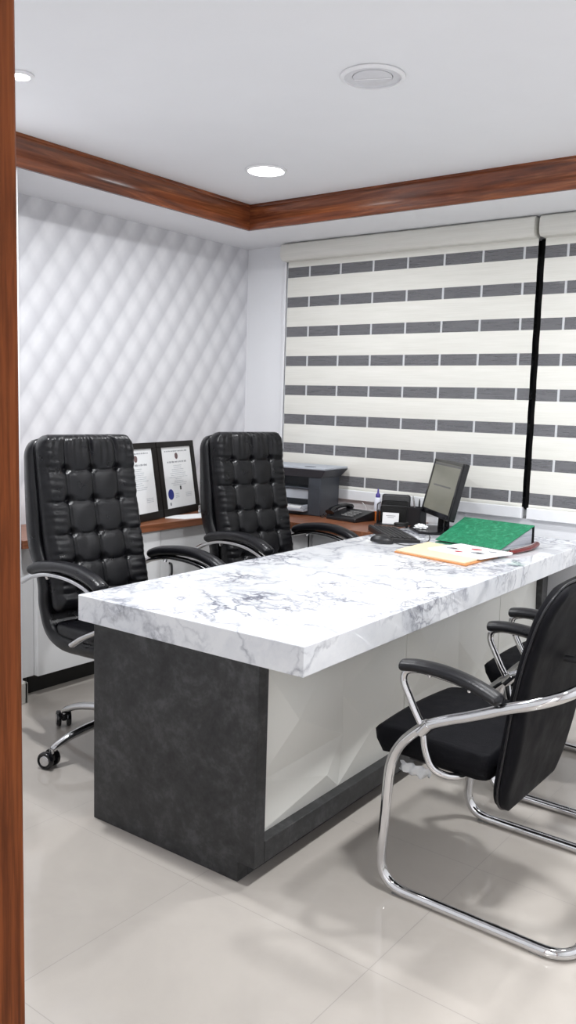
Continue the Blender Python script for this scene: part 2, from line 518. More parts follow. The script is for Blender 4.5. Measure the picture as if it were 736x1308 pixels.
# wooden crown moulding lining the recess, mitred; d grows towards the centre of the recess
cp = [(0, 2.381), (0, 2.370), (.017, 2.370), (.021, 2.376), (.021, 2.388), (.026, 2.397), (.027, 2.415), (.031, 2.44), (.038, 2.462), (.046, 2.476), (.046, 2.484), (.050, 2.488), (.050, 2.4995), (0, 2.4995)]
def crown(nm, fn, mat):
    bm = bmesh.new()
    A = [bm.verts.new(fn(0, d, z)) for d, z in cp]; B = [bm.verts.new(fn(1, d, z)) for d, z in cp]
    n = len(cp)
    for i in range(n): bm.faces.new((A[i], A[(i+1) % n], B[(i+1) % n], B[i]))
    bm.faces.new(A); bm.faces.new(B)
    return struct(nm, bm, mat, smooth=True, autosmooth=38)
crown('trim_1', lambda e, d, z: (SX0+d, (SY0+d) if e == 0 else (SY1-d), z), M['wood_y'])
crown('trim_2', lambda e, d, z: ((SX0+d) if e == 0 else (SX1-d), SY1-d, z), M['wood_x'])
crown('trim_3', lambda e, d, z: (SX1-d, (SY0+d) if e == 0 else (SY1-d), z), M['wood_y'])
crown('trim_4', lambda e, d, z: ((SX0+d) if e == 0 else (SX1-d), SY0+d, z), M['wood_x'])
# pier at the end of the papered wall with its skirting
bm = bmesh.new(); add_box(bm, 0, .425, -2.60, -2.035, 0, HS, bev=.004); struct('wall_pier', bm, M['paint_white'])
bm = bmesh.new(); add_box(bm, .425, .440, -2.60, -2.020, 0, .098, bev=.003); add_box(bm, .395, .440, -2.035, -2.018, 0, .098, bev=.003)
struct('baseboard_pier', bm, M['baseboard_stone'])
bm = bmesh.new(); add_box(bm, 2.25, RX, -.014, 0, 0, .098, bev=.003); struct('baseboard_back', bm, M['baseboard_stone'])
bm = bmesh.new(); add_box(bm, RX-.014, RX, RY, -.014, 0, .098, bev=.003); struct('baseboard_right', bm, M['baseboard_stone'])
# door frame (wood), the left post stands at the edge of the picture
door = bpy.data.objects.new('door_1', None); COL.objects.link(door); door['kind'] = 'structure'
def jamb(x0, x1):
    bm = bmesh.new(); add_box(bm, x0, x1, RY-T-.012, RY+.018, 0, DZ+.0, bev=.003, seg=3); return bm
link_mesh('door_post', jamb(DX0, DX0+.05), M['jamb_wood'], door)
link_mesh('door_post', jamb(DX1-.05, DX1), M['jamb_wood'], door)
bm = bmesh.new(); add_box(bm, DX0, DX1, RY-T-.012, RY+.018, DZ, DZ+.06, bev=.003); link_mesh('door_head', bm, M['wood_x'], door)

# window: frame, mullions, grill bars and dark panes
win = bpy.data.objects.new('window_1', None); COL.objects.link(win); win['kind'] = 'structure'
bm = bmesh.new()
fw = .035
add_box(bm, WX0, WX0+fw, .12, .18, WZ0, WZ1, bev=.003); add_box(bm, WX1-fw, WX1, .12, .18, WZ0, WZ1, bev=.003)
add_box(bm, WX0+fw, WX1-fw, .12, .18, WZ0, WZ0+fw, bev=.003); add_box(bm, WX0+fw, WX1-fw, .12, .18, WZ1-fw, WZ1, bev=.003)
link_mesh('window_frame', bm, M['window_frame'], win)
bm = bmesh.new(); add_box(bm, 1.915, 1.975, .10, .17, WZ0+fw, WZ1-fw, bev=.003); link_mesh('mullion', bm, M['black_matte'], win)
for a, b in ((WX0+fw, 1.915), (1.975, WX1-fw)):
    bm = bmesh.new(); add_box(bm, a, b, .145, .151, WZ0+fw, WZ1-fw); link_mesh('glass_pane', bm, M['night_glass'], win)
# casing strip left of the blinds
bm = bmesh.new(); add_box(bm, .296, .326, -.012, 0, .80, 2.33, bev=.004); add_box(bm, .312, .330, -.02, -.010, .80, 2.33, bev=.004)
struct('trim_5', bm, M['window_frame'])

# ------------------------------------------------------------------ roller blinds
def blind(name, x0, x1, label, shift=0.):
    t = thing(name, label, 'blind', ((x0+x1)/2, -.02, 0), 0, None)
    w = (x1-x0)/2
    # cassette with rounded front
    prof = [(.019, 2.378), (-.052, 2.378), (-.066, 2.368), (-.073, 2.345), (-.073, 2.312), (-.066, 2.288), (-.052, 2.276), (.019, 2.276)]
    bm = bmesh.new(); add_prism(bm, prof, -w-.012, w-.001, bev=.003, axis='x')
    link_mesh('cassette', bm, M['blind_opaque'], t, smooth=True, autosmooth=40)
    # striped fabric, alternating bands; slightly curved opaque folds
    zt, per, sh = 2.241+shift, .1797, .0615
    def sheet(zs, bulge, mat, nm, thick=.0012):
        bm = bmesh.new(); nx = 24; rows = []
        for side in (0, 1):
            rr = []
            for j, z in enumerate(zs):
                f = j/(len(zs)-1); y = -bulge*math.sin(PI*f)+side*thick
                rr.append([bm.verts.new((-w+2*w*i/nx, y, z)) for i in range(nx+1)])
            rows.append(rr)
        n = len(zs)
        for s in (0, 1):
            for j in range(n-1):
                for i in range(nx): bm.faces.new((rows[s][j][i], rows[s][j][i+1], rows[s][j+1][i+1], rows[s][j+1][i]))
        for i in range(nx):
            bm.faces.new((rows[0][0][i], rows[0][0][i+1], rows[1][0][i+1], rows[1][0][i]))
            bm.faces.new((rows[0][-1][i], rows[0][-1][i+1], rows[1][-1][i+1], rows[1][-1][i]))
        for j in range(n-1):
            for i in (0, nx): bm.faces.new((rows[0][j][i], rows[0][j+1][i], rows[1][j+1][i], rows[1][j][i]))
        return link_mesh(nm, bm, mat, t, smooth=True, autosmooth=30)
    lin = lambda a, b, k: [a+(b-a)*i/k for i in range(k+1)]
    sheet(lin(2.276, zt, 3), .0, M['blind_opaque'], 'opaque_band')
    for r in range(8):
        a = zt-per*r; b = a-sh; c = a-per
        if r == 7: c = .900
        sheet(lin(a, b, 2), 0, M['blind_sheer'], 'sheer_band')
        sheet(lin(b, c, 6), .003, M['blind_opaque'], 'opaque_band')
    bm = bmesh.new(); add_box(bm, -w-.006, w+.006, -.014, .012, .842, .901, bev=.004, seg=3)
    link_mesh('bottom_rail', bm, M['window_frame'], t)
    return t
blind('roller_blind', .345, 1.948, 'wide striped cream and grey roller blind in the corner behind the desk and monitor', 0)
blind('roller_blind', 1.985, 3.55, 'striped cream and grey roller blind at right edge, right of the black gap', -.004)

# ------------------------------------------------------------------ ceiling fittings
def lamp(x, y, r, label, power, lit=True):
    t = thing('recessed_downlight' if lit else 'round_ceiling_fitting', label, 'ceiling light' if lit else 'ceiling fitting', (x, y, HC))
    lathe('trim_ring', [(r, -.001), (r+.012, -.0015), (r+.011, -.005), (r+.004, -.009), (r-.002, -.009), (r-.002, -.001)], M['fitting_white'], t, seg=48)
    if lit:
        lathe('diffuser', [(0, -.0065), (r*.8, -.0062), (r-.002, -.004), (r-.002, -.001), (0, -.001)], M['lamp_lit'], t, seg=48)
        l = bpy.data.lights.new('downlight_source', 'AREA'); l.shape = 'DISK'; l.size = r*2; l.energy = power
        l.color = (.97, .985, 1.0); l.spread = math.radians(172)
        o = bpy.data.objects.new('downlight_source', l); COL.objects.link(o); o.parent = t; o.location = (0, 0, -.012)
    return t
PW = 11
lamp(1.011, -1.076, .088, 'lit round white downlight in the raised ceiling near the corner of wooden moulding', PW)
lamp(1.043, -2.460, .036, 'small bright downlight at the left edge beside the wooden door post', PW*2.3)
lamp(3.08, -1.076, .088, 'lit round downlight on the raised ceiling outside the picture, right side near the window', PW*2.3)
lamp(3.08, -2.460, .088, 'lit round downlight on the raised ceiling outside the picture, above the visitor chairs', PW*2.3)
t = lamp(2.048, -1.793, .098, 'unlit round ceiling fitting with a slatted disc, flush in the raised ceiling', 0, lit=False)
lathe('disc', [(0, -.008), (.060, -.008), (.066, -.005), (.066, -.001), (0, -.001)], M['fitting_grey'], t, seg=40)
lathe('inner_ring', [(.068, -.001), (.068, -.0035), (.096, -.0035), (.096, -.001)], M['fitting_grey'], t, seg=48)
bm = bmesh.new(); add_box(bm, -.062, .062, -.003, .003, -.0105, -.008, bev=.001)
o = link_mesh('divider_rib', bm, M['fitting_white'], t); o.rotation_euler.z = .45
# added corridor fill light, out of view, to brighten the room's lower parts
lc = bpy.data.lights.new('corridor_fill', 'AREA'); lc.shape = 'DISK'; lc.size = .5; lc.energy = 78; lc.color = (1, .985, .96)
t = thing('recessed_downlight', 'added round fill light in the corridor ceiling, unseen behind the camera', 'ceiling light', (3.3, -5.6, 2.5))
lathe('diffuser', [(0, -.006), (.24, -.006), (.25, -.001), (0, -.001)], M['lamp_lit'], t)
o = bpy.data.objects.new('downlight_source', lc); COL.objects.link(o); o.parent = t; o.location = (0, 0, -.015)

# ------------------------------------------------------------------ desk
desk = thing('reception_desk', 'long white marble topped office desk with dark concrete-look end and white relief front', 'desk', (2.373, -2.527, 0), .022)
L = 2.485
bm = bmesh.new(); add_box(bm, -.917, 0, 0, L, .673, .76, bev=.0025, seg=2); link_mesh('marble_top', bm, M['marble'], desk)
BX0, BX1 = -.848, -.157
bm = bmesh.new()
add_prism(bm, [(BX0, 0), (BX1-.062, 0), (BX1-.062, .062), (BX1, .062), (BX1, .6728), (BX0, .6728)], .008, .055, bev=.0015, axis='y')
link_mesh('end_panel', bm, M['dark_laminate'], desk)
box('back_panel', (BX0, BX0+.02, .056, 2.36, .0, .6728), M['dark_laminate'], desk)
box('plinth', (BX0+.03, BX1-.062, .056, 2.36, 0, .062), M['dark_laminate'], desk)
box('bottom_rail', (BX0+.03, BX1, .056, 2.30, .0625, .128), M['dark_laminate'], desk)
box('end_stile', (-.40, BX1, 2.303, 2.378, .0, .6728), M['dark_laminate'], desk)
box('inner_carcass', (BX0+.021, BX1-.04, .056, 2.30, .129, .6725), M['dark_laminate'], desk)
# faceted relief panels
Apat = ([(0,.1285,0),(1,.1285,0),(1,.314,.012),(1,.6725,0),(0,.6725,0),(0,.30,.004),(.36,.454,.034),(.78,.206,.019)],
        [(5,2,6),(6,2,3),(6,3,4),(5,6,4),(5,7,2),(5,0,7),(0,1,7),(7,1,2)])
Bpat = ([(0,.1285,0),(1,.1285,0),(1,.6725,0),(0,.6725,0),(0,.455,.0),(.36,.292,.034),(.83,.437,.028),(.6,.555,.004)],
        [(0,5,4),(0,1,5),(5,1,6),(1,2,6),(6,2,7),(7,2,3),(4,7,3),(4,5,7),(5,6,7)])
y0 = .0565; mw = (2.3025-.0565)/5
for k in range(5):
    vs, fs = (Apat, Bpat)[k % 2]
    bm = bmesh.new(); xb = BX1-.036
    vv = [bm.verts.new((xb+h, y0+mw*(k+a), z)) for a, z, h in vs]
    for f in fs: bm.faces.new([vv[i] for i in f])
    # close the back so that the tile is a solid
    order = [i for i in ((0,1,2,3,4,5) if k % 2 == 0 else (0,1,2,3,4))]
    bk = [bm.verts.new((xb-.009, vv[i].co.y, vv[i].co.z)) for i in order]
    n = len(order)
    for a in range(n): bm.faces.new((vv[order[a]], vv[order[(a+1) % n]], bk[(a+1) % n], bk[a]))
    bm.faces.new(bk)
    link_mesh('relief_panel', bm, M['panel_white'], desk)

# ------------------------------------------------------------------ side cabinets and worktop
def cabinet(y0, y1, label, grp=None, handle=None, filler=False):
    t = thing('base_cabinet', label, 'cabinet', (0, y0, 0), 0, grp)
    w = y1-y0
    box('carcass', (.003, .392, .002, w-.002, .10, .718), M['cabinet_white'], t, bev=.001)
    d = box('door', (.393, .411, .002, w-.002, .10, .716), M['cabinet_white'], t, bev=.0015)
    box('toe_kick', (.30, .335, 0.002, w-.002, 0, .099), M['toe_black'], t, bev=0)
    if handle is not None:
        tube('handle', catmull([(.411, handle, .53), (.425, handle, .527), (.43, handle, .51), (.43, handle, .48), (.425, handle, .463), (.411, handle, .46)], 5), .006, M['black_plastic'], d, res=8)
    return t
cl = ['white low cabinet unit at left end beside the white pier and its skirting',
      'white low cabinet unit directly behind the nearer executive chair back',
      'white low cabinet unit with black handle, visible between the two executive chairs',
      'white low cabinet unit behind the further executive chair']
ys = [-1.944, -1.541, -1.153, -.765, -.392]
for i in range(4):
    cabinet(ys[i], ys[i+1], cl[i], None, .065 if i != 1 else None)
t = thing('filler_panel', 'narrow white filler panel between the pier and the left cabinet', 'panel', (0, -2.032, 0))
box('board', (.003, .385, .002, .086, .10, .718), M['cabinet_white'], t)
box('toe_kick', (.30, .335, 0.002, .086, 0, .099), M['toe_black'], t, bev=0)
def wcab(x0, x1, label):
    t = thing('base_cabinet', label, 'cabinet', (x0, 0, 0))
    w = x1-x0
    box('carcass', (.002, w-.002, -.560, -.003, .10, .718), M['cabinet_white'], t, bev=.001)
    d = box('door', (.002, w-.002, -.579, -.561, .10, .716), M['cabinet_white'], t, bev=.0015)
    box('toe_kick', (.002, w-.002, -.53, -.50, 0, .099), M['toe_black'], t, bev=0)
    tube('handle', catmull([(w-.06, -.579, .53), (w-.06, -.595, .527), (w-.06, -.597, .51), (w-.06, -.597, .48), (w-.06, -.595, .463), (w-.06, -.579, .46)], 5), .006, M['black_plastic'], d, res=8)
wcab(.44, .993, 'white low cabinet unit under the printer, behind the further executive chair')
wcab(.993, 1.385, 'white low cabinet unit under the telephone, left of the far end of the desk')
bm = bmesh.new()
add_prism(bm, [(.003, -2.030), (.432, -2.030), (.432, -.600), (1.395, -.600), (1.395, -.003), (.003, -.003)], .7195, .758, bev=.002, axis='z')
wt = link_mesh('worktop', bm, M['worktop_wood'])
tag(wt, 'L-shaped brown wooden worktop along papered wall and window', 'worktop')

# ------------------------------------------------------------------ executive chair
def lerp(a, b, t): return a+(b-a)*t
def poly_at(P, t):
    """P list of (t, values...)"""
    for a, b in zip(P, P[1:]):
        if t <= b[0]:
            f = (t-a[0])/(b[0]-a[0]); f = max(0, f)
            return [lerp(x, y, f) for x, y in zip(a[1:], b[1:])]
    return list(P[-1][1:])
def smooth_curve(P, n=200):
    pts = catmull([(a, 0, b) for a, b in P], 16)
    L = [0]
    for a, b in zip(pts, pts[1:]): L.append(L[-1]+(b-a).length)
    return [(l/L[-1], p.x, p.z) for l, p in zip(L, pts)], L[-1]

def slab(name, spine, width, front, back, nu, nv, mat, parent, flip=1):
    """padded slab: spine in the x-z plane (bottom -> top), width(v), front(u,v), back(u,v)
    thickness measured along the spine normal; both fall to 0 at the rim (caller's job)."""
    C, LL = smooth_curve(spine)
    bm = bmesh.new()
    def frame(v):
        x, z = poly_at(C, v); x2, z2 = poly_at(C, min(1, v+.01)); x1, z1 = poly_at(C, max(0, v-.01))
        d = Vector((x2-x1, 0, z2-z1)).normalized()
        return Vector((x, 0, z)), Vector((d.z, 0, -d.x))*flip
    F, B = [], []
    for j in range(nv+1):
        v = j/nv; p, n = frame(v); w = width(v)
        rf, rb = [], []
        for i in range(nu+1):
            u = -1+2*i/nu
            q = p+Vector((0, u*w, 0))
            rf.append(bm.verts.new(q+n*front(u, v)))
            rim = i in (0, nu) or j in (0, nv)
            rb.append(rf[-1] if rim else bm.verts.new(q+n*back(u, v)))
        F.append(rf); B.append(rb)
    for j in range(nv):
        for i in range(nu):
            bm.faces.new((F[j][i], F[j][i+1], F[j+1][i+1], F[j+1][i]))
            q = (B[j][i], B[j+1][i], B[j+1][i+1], B[j][i+1])
            if len(set(q)) > 3: 
                try: bm.faces.new(q)
                except ValueError: pass
    o = link_mesh(name, bm, mat, parent, smooth=True)
    return o, frame

def round_w(W, r, LL, rb=None):
    rb = r if rb is None else rb
    def f(v):
        w = W(v) if callable(W) else W
        dt = (1-v)*LL; db = v*LL
        if dt < r: w -= r-math.sqrt(max(0, r*r-(r-dt)**2))
        if db < rb: w -= rb-math.sqrt(max(0, rb*rb-(rb-db)**2))
        return max(w, .01)
    return f
def edge(u, v, LL, W, r):
    """0 at rim -> 1 inside, quarter-round over r metres"""
    d = min((1-abs(u))*W, v*LL, (1-v)*LL)
    if d >= r: return 1
    t = d/r; return math.sqrt(max(0, 1-(1-t)**2))

def exec_chair():
    t = thing('executive_chair', 'x', 'chair')
    lea = M['leather_black']
    # --- cushioned front
    sp = [(-.205, .50), (-.235, .575), (-.262, .68), (-.292, .80), (-.322, .93), (-.345, 1.06), (-.358, 1.16), (-.372, 1.245)]
    LL = .775
    bu = (-.53, 0., .53)
    bv = [(z-.50)/.745 for z in (.575, .70, .822, .962, 1.095)]
    rowz = [0]+bv+[1.]
    cols = [-1]+list(bu)+[1]
    Wd = .247
    def cell(x, edges):
        for a, b in zip(edges, edges[1:]):
            if x <= b: return a, b
        return edges[-2], edges[-1]
    def front(u, v):
        a, b = cell(u, cols); fu = (u-a)/(b-a)
        vo_ = v; v = min(1, max(0, v+(.013*math.sin(PI*fu) if v < .9 else 0)))
        c, d = cell(v, rowz); fv = (v-c)/(d-c); v = vo_
        # sag of the horizontal seams: centre line of puffs
        pu = math.sin(PI*fu) if (a > -1 and b < 1) else (math.sin(PI*.5*fu+0) if b >= 1 and False else None)
        if pu is None:
            pu = math.cos(PI*.5*fu) if a <= -1 else math.sin(PI*.5*fu)   # side cells stay full to the rim
            pu = math.sin(PI*.5*min(1, (1-fu)*1.35)) if a <= -1 else math.sin(PI*.5*min(1, fu*1.35))
        pv = math.sin(PI*fv) if (c > 0 and d < 1) else (math.sin(PI*.5*min(1, (1-fv)*1.3)) if c <= 0 else math.sin(PI*.5*min(1, fv*1.25)))
        pu = max(pu, 0)**.20; pv = max(pv, 0)**.20
        top = 1.25 if d >= 1 else 1.0
        h = .044+.013*pu*pv*top+.004*(pu+pv)
        if a > -1 or fu > .5 or b >= 1: pass
        h -= .005*math.exp(-(min(abs(u-x) for x in bu)*Wd/.004)**2)
        # button dimples
        for x in bu:
            for y in bv:
                r2 = ((u-x)*Wd/.017)**2+((v-y)*LL/.015)**2
                if r2 < 8: h -= .022*math.exp(-r2)
        # leather gathers: folds running out from the buttons to the rim
        if abs(u) > .5:
            k = (abs(u)-.5)/.5
            nb = min(abs(v-y) for y in bv)
            wv = noise.noise(Vector((u*2.2, v*30, 3.1)))
            h += .0050*k**.7*wv+.0018*math.sin(v*150+u*5)*k*(1 if v > .1 else 0)
        if v > bv[-1]:
            k = min(1, (v-bv[-1])/.12)
            du = min(abs(u-x) for x in bu)
            h += .0042*k*noise.noise(Vector((u*13, v*4, 7.7)))+.0015*math.sin(u*46+1)*k
            h -= .010*math.exp(-(du/.035)**2)*k
        h += .0025*noise.noise(Vector((u*5, v*11, 1.3)))
        return h*edge(u, v, LL, Wd, .042)
    def w1(v): return Wd-.0*v
    slab('backrest_cushion', sp, round_w(w1, .075, LL, .03), front, lambda u, v: -.012*edge(u, v, LL, Wd, .03), 96, 150, lea, t)
    # --- leather covered shell behind and under: C-profile
    sp2 = [(.235, .445), (.12, .415), (-.03, .405), (-.16, .405), (-.235, .435), (-.268, .52), (-.268, .60), (-.285, .69), (-.325, .78), (-.345, .93), (-.367, 1.06), (-.382, 1.16), (-.392, 1.235)]
    C2, L2 = smooth_curve(sp2)
    W2 = lambda v: .265+.006*math.sin(PI*min(1, max(0, (v-.35)/.6)))
    th = lambda v: .045+.04*math.exp(-((v-.72)/.17)**2)+(.028 if v > .45 else .028*v/.45)
    def fr2(u, v): return .014*edge(u, v, L2, .265, .02)
    def bk2(u, v): return -th(v)*edge(u, v, L2, .265, .05)
    slab('back_shell', sp2, round_w(W2, .085, L2, .06), fr2, bk2, 40, 110, lea, t)
    # piping round the shell rim
    # --- seat cushion
    def seatf(u, v):
        e = edge(u, v, .50, .25, .05)
        pu = abs(math.cos(PI*.5*u))**.3
        dim = 0
        for x in (-.45, .45):
            dim += .008*math.exp(-((u-x)/.06)**2)
        return (.075+.018*pu-dim)*e
    o, _ = slab('seat_cushion', [(.285, .435), (.25, .452), (.10, .455), (-.10, .445), (-.225, .44)], round_w(.255, .07, .5, .07), seatf, lambda u, v: -.02*edge(u, v, .5, .25, .03), 50, 50, lea, t, flip=-1)
    # --- buttons
    C, _l = smooth_curve(sp)
    for y in bv:
        for x in bu:
            px, pz = poly_at(C, y); p2 = poly_at(C, min(1, y+.01)); p1 = poly_at(C, y-.01)
            d = Vector((p2[0]-p1[0], 0, p2[1]-p1[1])).normalized(); n = Vector((d.z, 0, -d.x))
            c = Vector((px, x*Wd, pz))+n*(.0185)
            q = n.to_track_quat('Z', 'Y').to_matrix()
            lathe('button', [(0, -.006), (.0085, -.006), (.0095, -.001), (.008, .003), (.005, .0048), (0, .0052)], lea, t, c=c, seg=14, M=q)
    # --- arms
    for s in (-1, 1):
        y = .31*s
        path = catmull([(-.352, y, .624), (-.30, y, .648), (-.245, y, .667), (-.155, y, .686), (-.04, y, .692), (.06, y, .686), (.15, y, .667), (.235, y, .632), (.285, y, .585), (.27, y, .545), (.20, y, .512), (.10, y*.98, .468), (.014, y*.96, .421)], 8)
        fr = tube('armrest_frame', path, .0165, M['chrome'], t, res=14, flat=(1.15, .75), up=(0, 0, 1) if False else None)
        tube('tube_cap', [(-.3525, y, .6238), (-.356, y, .622)], .012, M['black_plastic'], fr, res=14)
        tube('tube_cap', [(.0135, y*.96, .4208), (.0105, y*.96, .419)], .012, M['black_plastic'], fr, res=14)
        # pad
        pp = catmull([(-.278, y, .682), (-.22, y, .704), (-.154, y, .718), (-.039, y, .732), (.07, y, .732), (.16, y, .716), (.21, y, .699), (.243, y, .683)], 8)
        def rad(tt):
            e = min(tt/.05, (1-tt)/.06, 1); return .028*math.sqrt(max(.0, 1-(1-e)**2))+.0015
        tube('armrest_pad', pp, rad, M['armpad_black'], t, res=20, flat=(1.12, .78), up=(0, 0, 1))
        tube('bracket', [(-.16, y, .68), (-.16, y*.98, .664)], .009, M['chrome'], t, res=10)
        # link arm to the seat pan
        tube('seat_bracket', fillet([(.20, y, .508), (.17, y*.80, .44), (.16, 0.04*s, .40)], .03), .012, M['chrome'], t, res=12)
    # upper assembly sits a little higher on its gas column
    for c_ in list(t.children):
        c_.location = (0, 0, .0775); c_.scale = (.945,)*3
    # --- mechanism, column and star base
    bm = bmesh.new(); add_box(bm, -.12, .15, -.09, .09, .385, .440, bev=.008); link_mesh('tilt_mechanism', bm, M['black_plastic'], t)
    lathe('gas_column', [(0, .12), (.027, .12), (.027, .24), (.014, .245), (.014, .39), (0, .39)], M['black_gloss'], t, seg=24)
    base = lathe('star_base', [(0, .075), (.040, .075), (.047, .09), (.047, .135), (.036, .15), (0, .15)], M['chrome'], t, seg=28)
    a0 = BASEANG
    for k in range(5):
        a = a0+k*2*PI/5
        ca, sa = math.cos(a), math.sin(a)
        R = lambda r, z: (r*ca, r*sa, z)
        tube('base_leg', catmull([R(.03, .125), R(.12, .128), (R(.20, .122)), R(.28, .106), R(.335, .084), R(.356, .072)], 6), lambda tt: .023-.009*tt, M['chrome'], base, res=14, flat=(1.05, .85))
        cs = thing('caster', None, None); del_keys(cs); cs.parent = t
        cs.location = (.358*ca, .358*sa, 0); cs.rotation_euler.z = a+CASTROT[k]
        tube('caster_stem', [(0, 0, .076), (0, 0, .035)], .0085, M['brushed_steel'], cs, res=12)
        bm = bmesh.new(); add_box(bm, -.028, .012, -.009, .009, .028, .058, bev=.005, seg=3); link_mesh('caster_hood', bm, M['black_gloss'], cs)
        for s in (-1, 1):
            wv = link_wheel(cs, s)
    return t
def del_keys(o):
    for k in ('label', 'category', 'group'):
        if k in o: del o[k]
def link_wheel(cs, s):
    prof = [(0, .010), (.024, .010), (.0325, .012), (.0338, .016), (.0338, .026), (.031, .0305), (.026, .031), (.025, .028), (0, .028)]
    w = lathe('caster_wheel', [(r, s*h) for r, h in prof], M['black_gloss'], cs, c=(-.014, 0, .034), seg=28, axis='y')
    lathe('wheel_hub', [(0, s*.0285), (.021, s*.0285), (.019, s*.031), (.006, s*.032), (0, s*.032)], M['brushed_steel'], w, c=(-.014, 0, .034), seg=20, axis='y')
    return w
BASEANG = math.radians(-98)+.105
CASTROT = [1.97, .6, 2.1, -.4, 2.4]
ec = exec_chair()
ec['label'] = 'black tufted leather executive chair nearest the wooden door post, at the near end of desk'
ec['group'] = 'executive chairs behind the desk'
ec2 = copy_thing(ec)
ec.location = (1.150, -2.032, 0); ec.rotation_euler.z = -.105
ec2.location = (1.110, -.972, 0); ec2.rotation_euler.z = -.193
ec2['label'] = 'black tufted leather executive chair further away, in front of the printer'

# ------------------------------------------------------------------ visitor chair (front towards -x)
def visitor_chair():
    t = thing('visitor_chair', 'x', 'chair')
    ch = M['chrome']
    half = [(.0, -.13), (0, .0)]
    side = lambda s: [(.50, .29*s, .016), (.07, .29*s, .016), (.0, .29*s, .016+.0)]
    def lower(s):
        y = .29*s
        pts = fillet([(.30, y, .016), (-.012, y, .016), (.004, y, .37)], [0, .085, 0], 10)[1:-1]
        up = catmull([(.0, y, .25), (.003, y, .32), (.010, y, .385), (.028, y, .435), (.060, y, .478), (.115, y, .527), (.18, y, .560), (.25, y, .589), (.345, y, .632), (.44, y*.985, .672), (.492, y*.90, .697), (.520, y*.68, .712), (.527, y*.35, .718), (.528, 0, .719)], 8)
        return pts, up
    pL, uL = lower(-1); pR, uR = lower(1)
    rear = fillet([(.30, -.29, .016), (.56, -.29, .016), (.56, .29, .016), (.30, .29, .016)], [0, .085, .085, 0], 10)
    path = list(reversed(pL))
    # full closed loop: rear cross-bar -> right side -> up -> back bar -> left side -> down
    loop = rear+[p for p in pR]+uR+list(reversed(uL))[1:]+list(reversed(pL))
    tube('tube_frame', loop, .0152, ch, t, res=16, closed=True)
    # seat
    def sf(u, v):
        e = edge(u, v, .37, .255, .022)
        return (.034+.010*math.cos(PI*.5*u))*e
    slab('seat', [(-.078, .424), (-.05, .434), (.02, .440), (.12, .437), (.21, .432), (.292, .430)], round_w(lambda v: .258-.012*v, .05, .37, .045), sf, lambda u, v: -.040*edge(u, v, .37, .255, .016), 44, 44, M['upholstery_black'], t, flip=-1)
    # backrest: front pad and rear shell with a seam
    spb = [(.298, .288), (.316, .42), (.330, .53), (.343, .63), (.358, .72), (.376, .80), (.398, .88), (.425, .955)]
    LB = .69
    wb = lambda v: .232+.012*math.sin(PI*v)
    slab('backrest', spb, round_w(wb, .12, LB, .11), lambda u, v: (.026+.012*math.exp(-((v-.35)/.2)**2))*edge(u, v, LB, .23, .028), lambda u, v: -.003*edge(u, v, LB, .23, .01), 50, 70, M['upholstery_black'], t)
    o, fr = slab('back_cover', [(x+.003, z) for x, z in spb], round_w(lambda v: wb(v)-.004, .12, LB, .11), lambda u, v: .002*edge(u, v, LB, .23, .01), lambda u, v: -(.020+.006*(1-u*u))*edge(u, v, LB, .23, .022), 50, 70, M['upholstery_black'], t)
    # piping
    C, _l = smooth_curve([(x+.003, z) for x, z in spb]); rw = round_w(lambda v: wb(v)-.001, .12, LB, .11)
    ring = []
    for s in (1, -1):
        vs = [0, .004, .012, .025, .045, .07, .1, .14, .18]+[.2+.6*i/12 for i in range(13)]+[.82, .86, .9, .93, .955, .975, .988, .996, 1.]
        if s < 0: vs = list(reversed(vs))
        for v in vs:
            x, z = poly_at(C, v); ring.append((x, s*rw(v), z))
    tube('piping', ring, .0035, M['armpad_black'], t, res=8, closed=True)
    tube('back_mount', [(.392, 0, .715), (.527, 0, .719)], .011, M['black_plastic'], t, res=12)
    for s in (-1, 1):
        y = .29*s
        ap = catmull([(.215, y*.62, .395), (.20, y*.80, .388), (.175, y*.92, .392), (.140, y*.985, .412), (.118, y, .46), (.106, y, .518), (.082, y, .560), (.060, y, .600), (.040, y, .640), (.044, y, .668), (.070, y, .681), (.115, y, .684), (.20, y, .676), (.27, y, .662), (.33, y, .643)], 8)
        tube('armrest_tube', ap, .0105, ch, t, res=14)
        pp = catmull([(.030, y, .686), (.08, y, .694), (.143, y, .695), (.20, y, .689), (.25, y, .678), (.30, y, .661), (.335, y, .645)], 8)
        def rad(tt):
            e = min(tt/.03, (1-tt)/.09, 1); return .0245*math.sqrt(max(0, 1-(1-e)**2))*(1 if tt > .03 else 1)+.001
        tube('armrest_pad', pp, rad, M['armpad_black'], t, res=20, flat=(1.15, .68), up=(0, 0, 1))
        for x, z in ((.12, .688), (.24, .672)):
            lathe('screw', [(0, -.018), (.005, -.018), (.006, -.014), (.006, 0), (0, 0)], M['screw_silver'], t, c=(x, y, z), seg=12)
        # joint where the arm tube is bolted to the frame
        tube('joint_clamp', [(.100, y, .505), (.125, y, .535)], .0175, M['chrome'], t, res=14)
        for gx in (.055, .47):
            bm = bmesh.new(); add_box(bm, gx-.02, gx+.02, y-.008, y+.008, 0.0, .0045, bev=.002); link_mesh('floor_glide', bm, M['rubber_grey'], t)
    # plate under the seat
    bm = bmesh.new(); add_box(bm, .02, .24, -.20, .20, .374, .388, bev=.003); link_mesh('seat_plate', bm, M['black_plastic'], t)
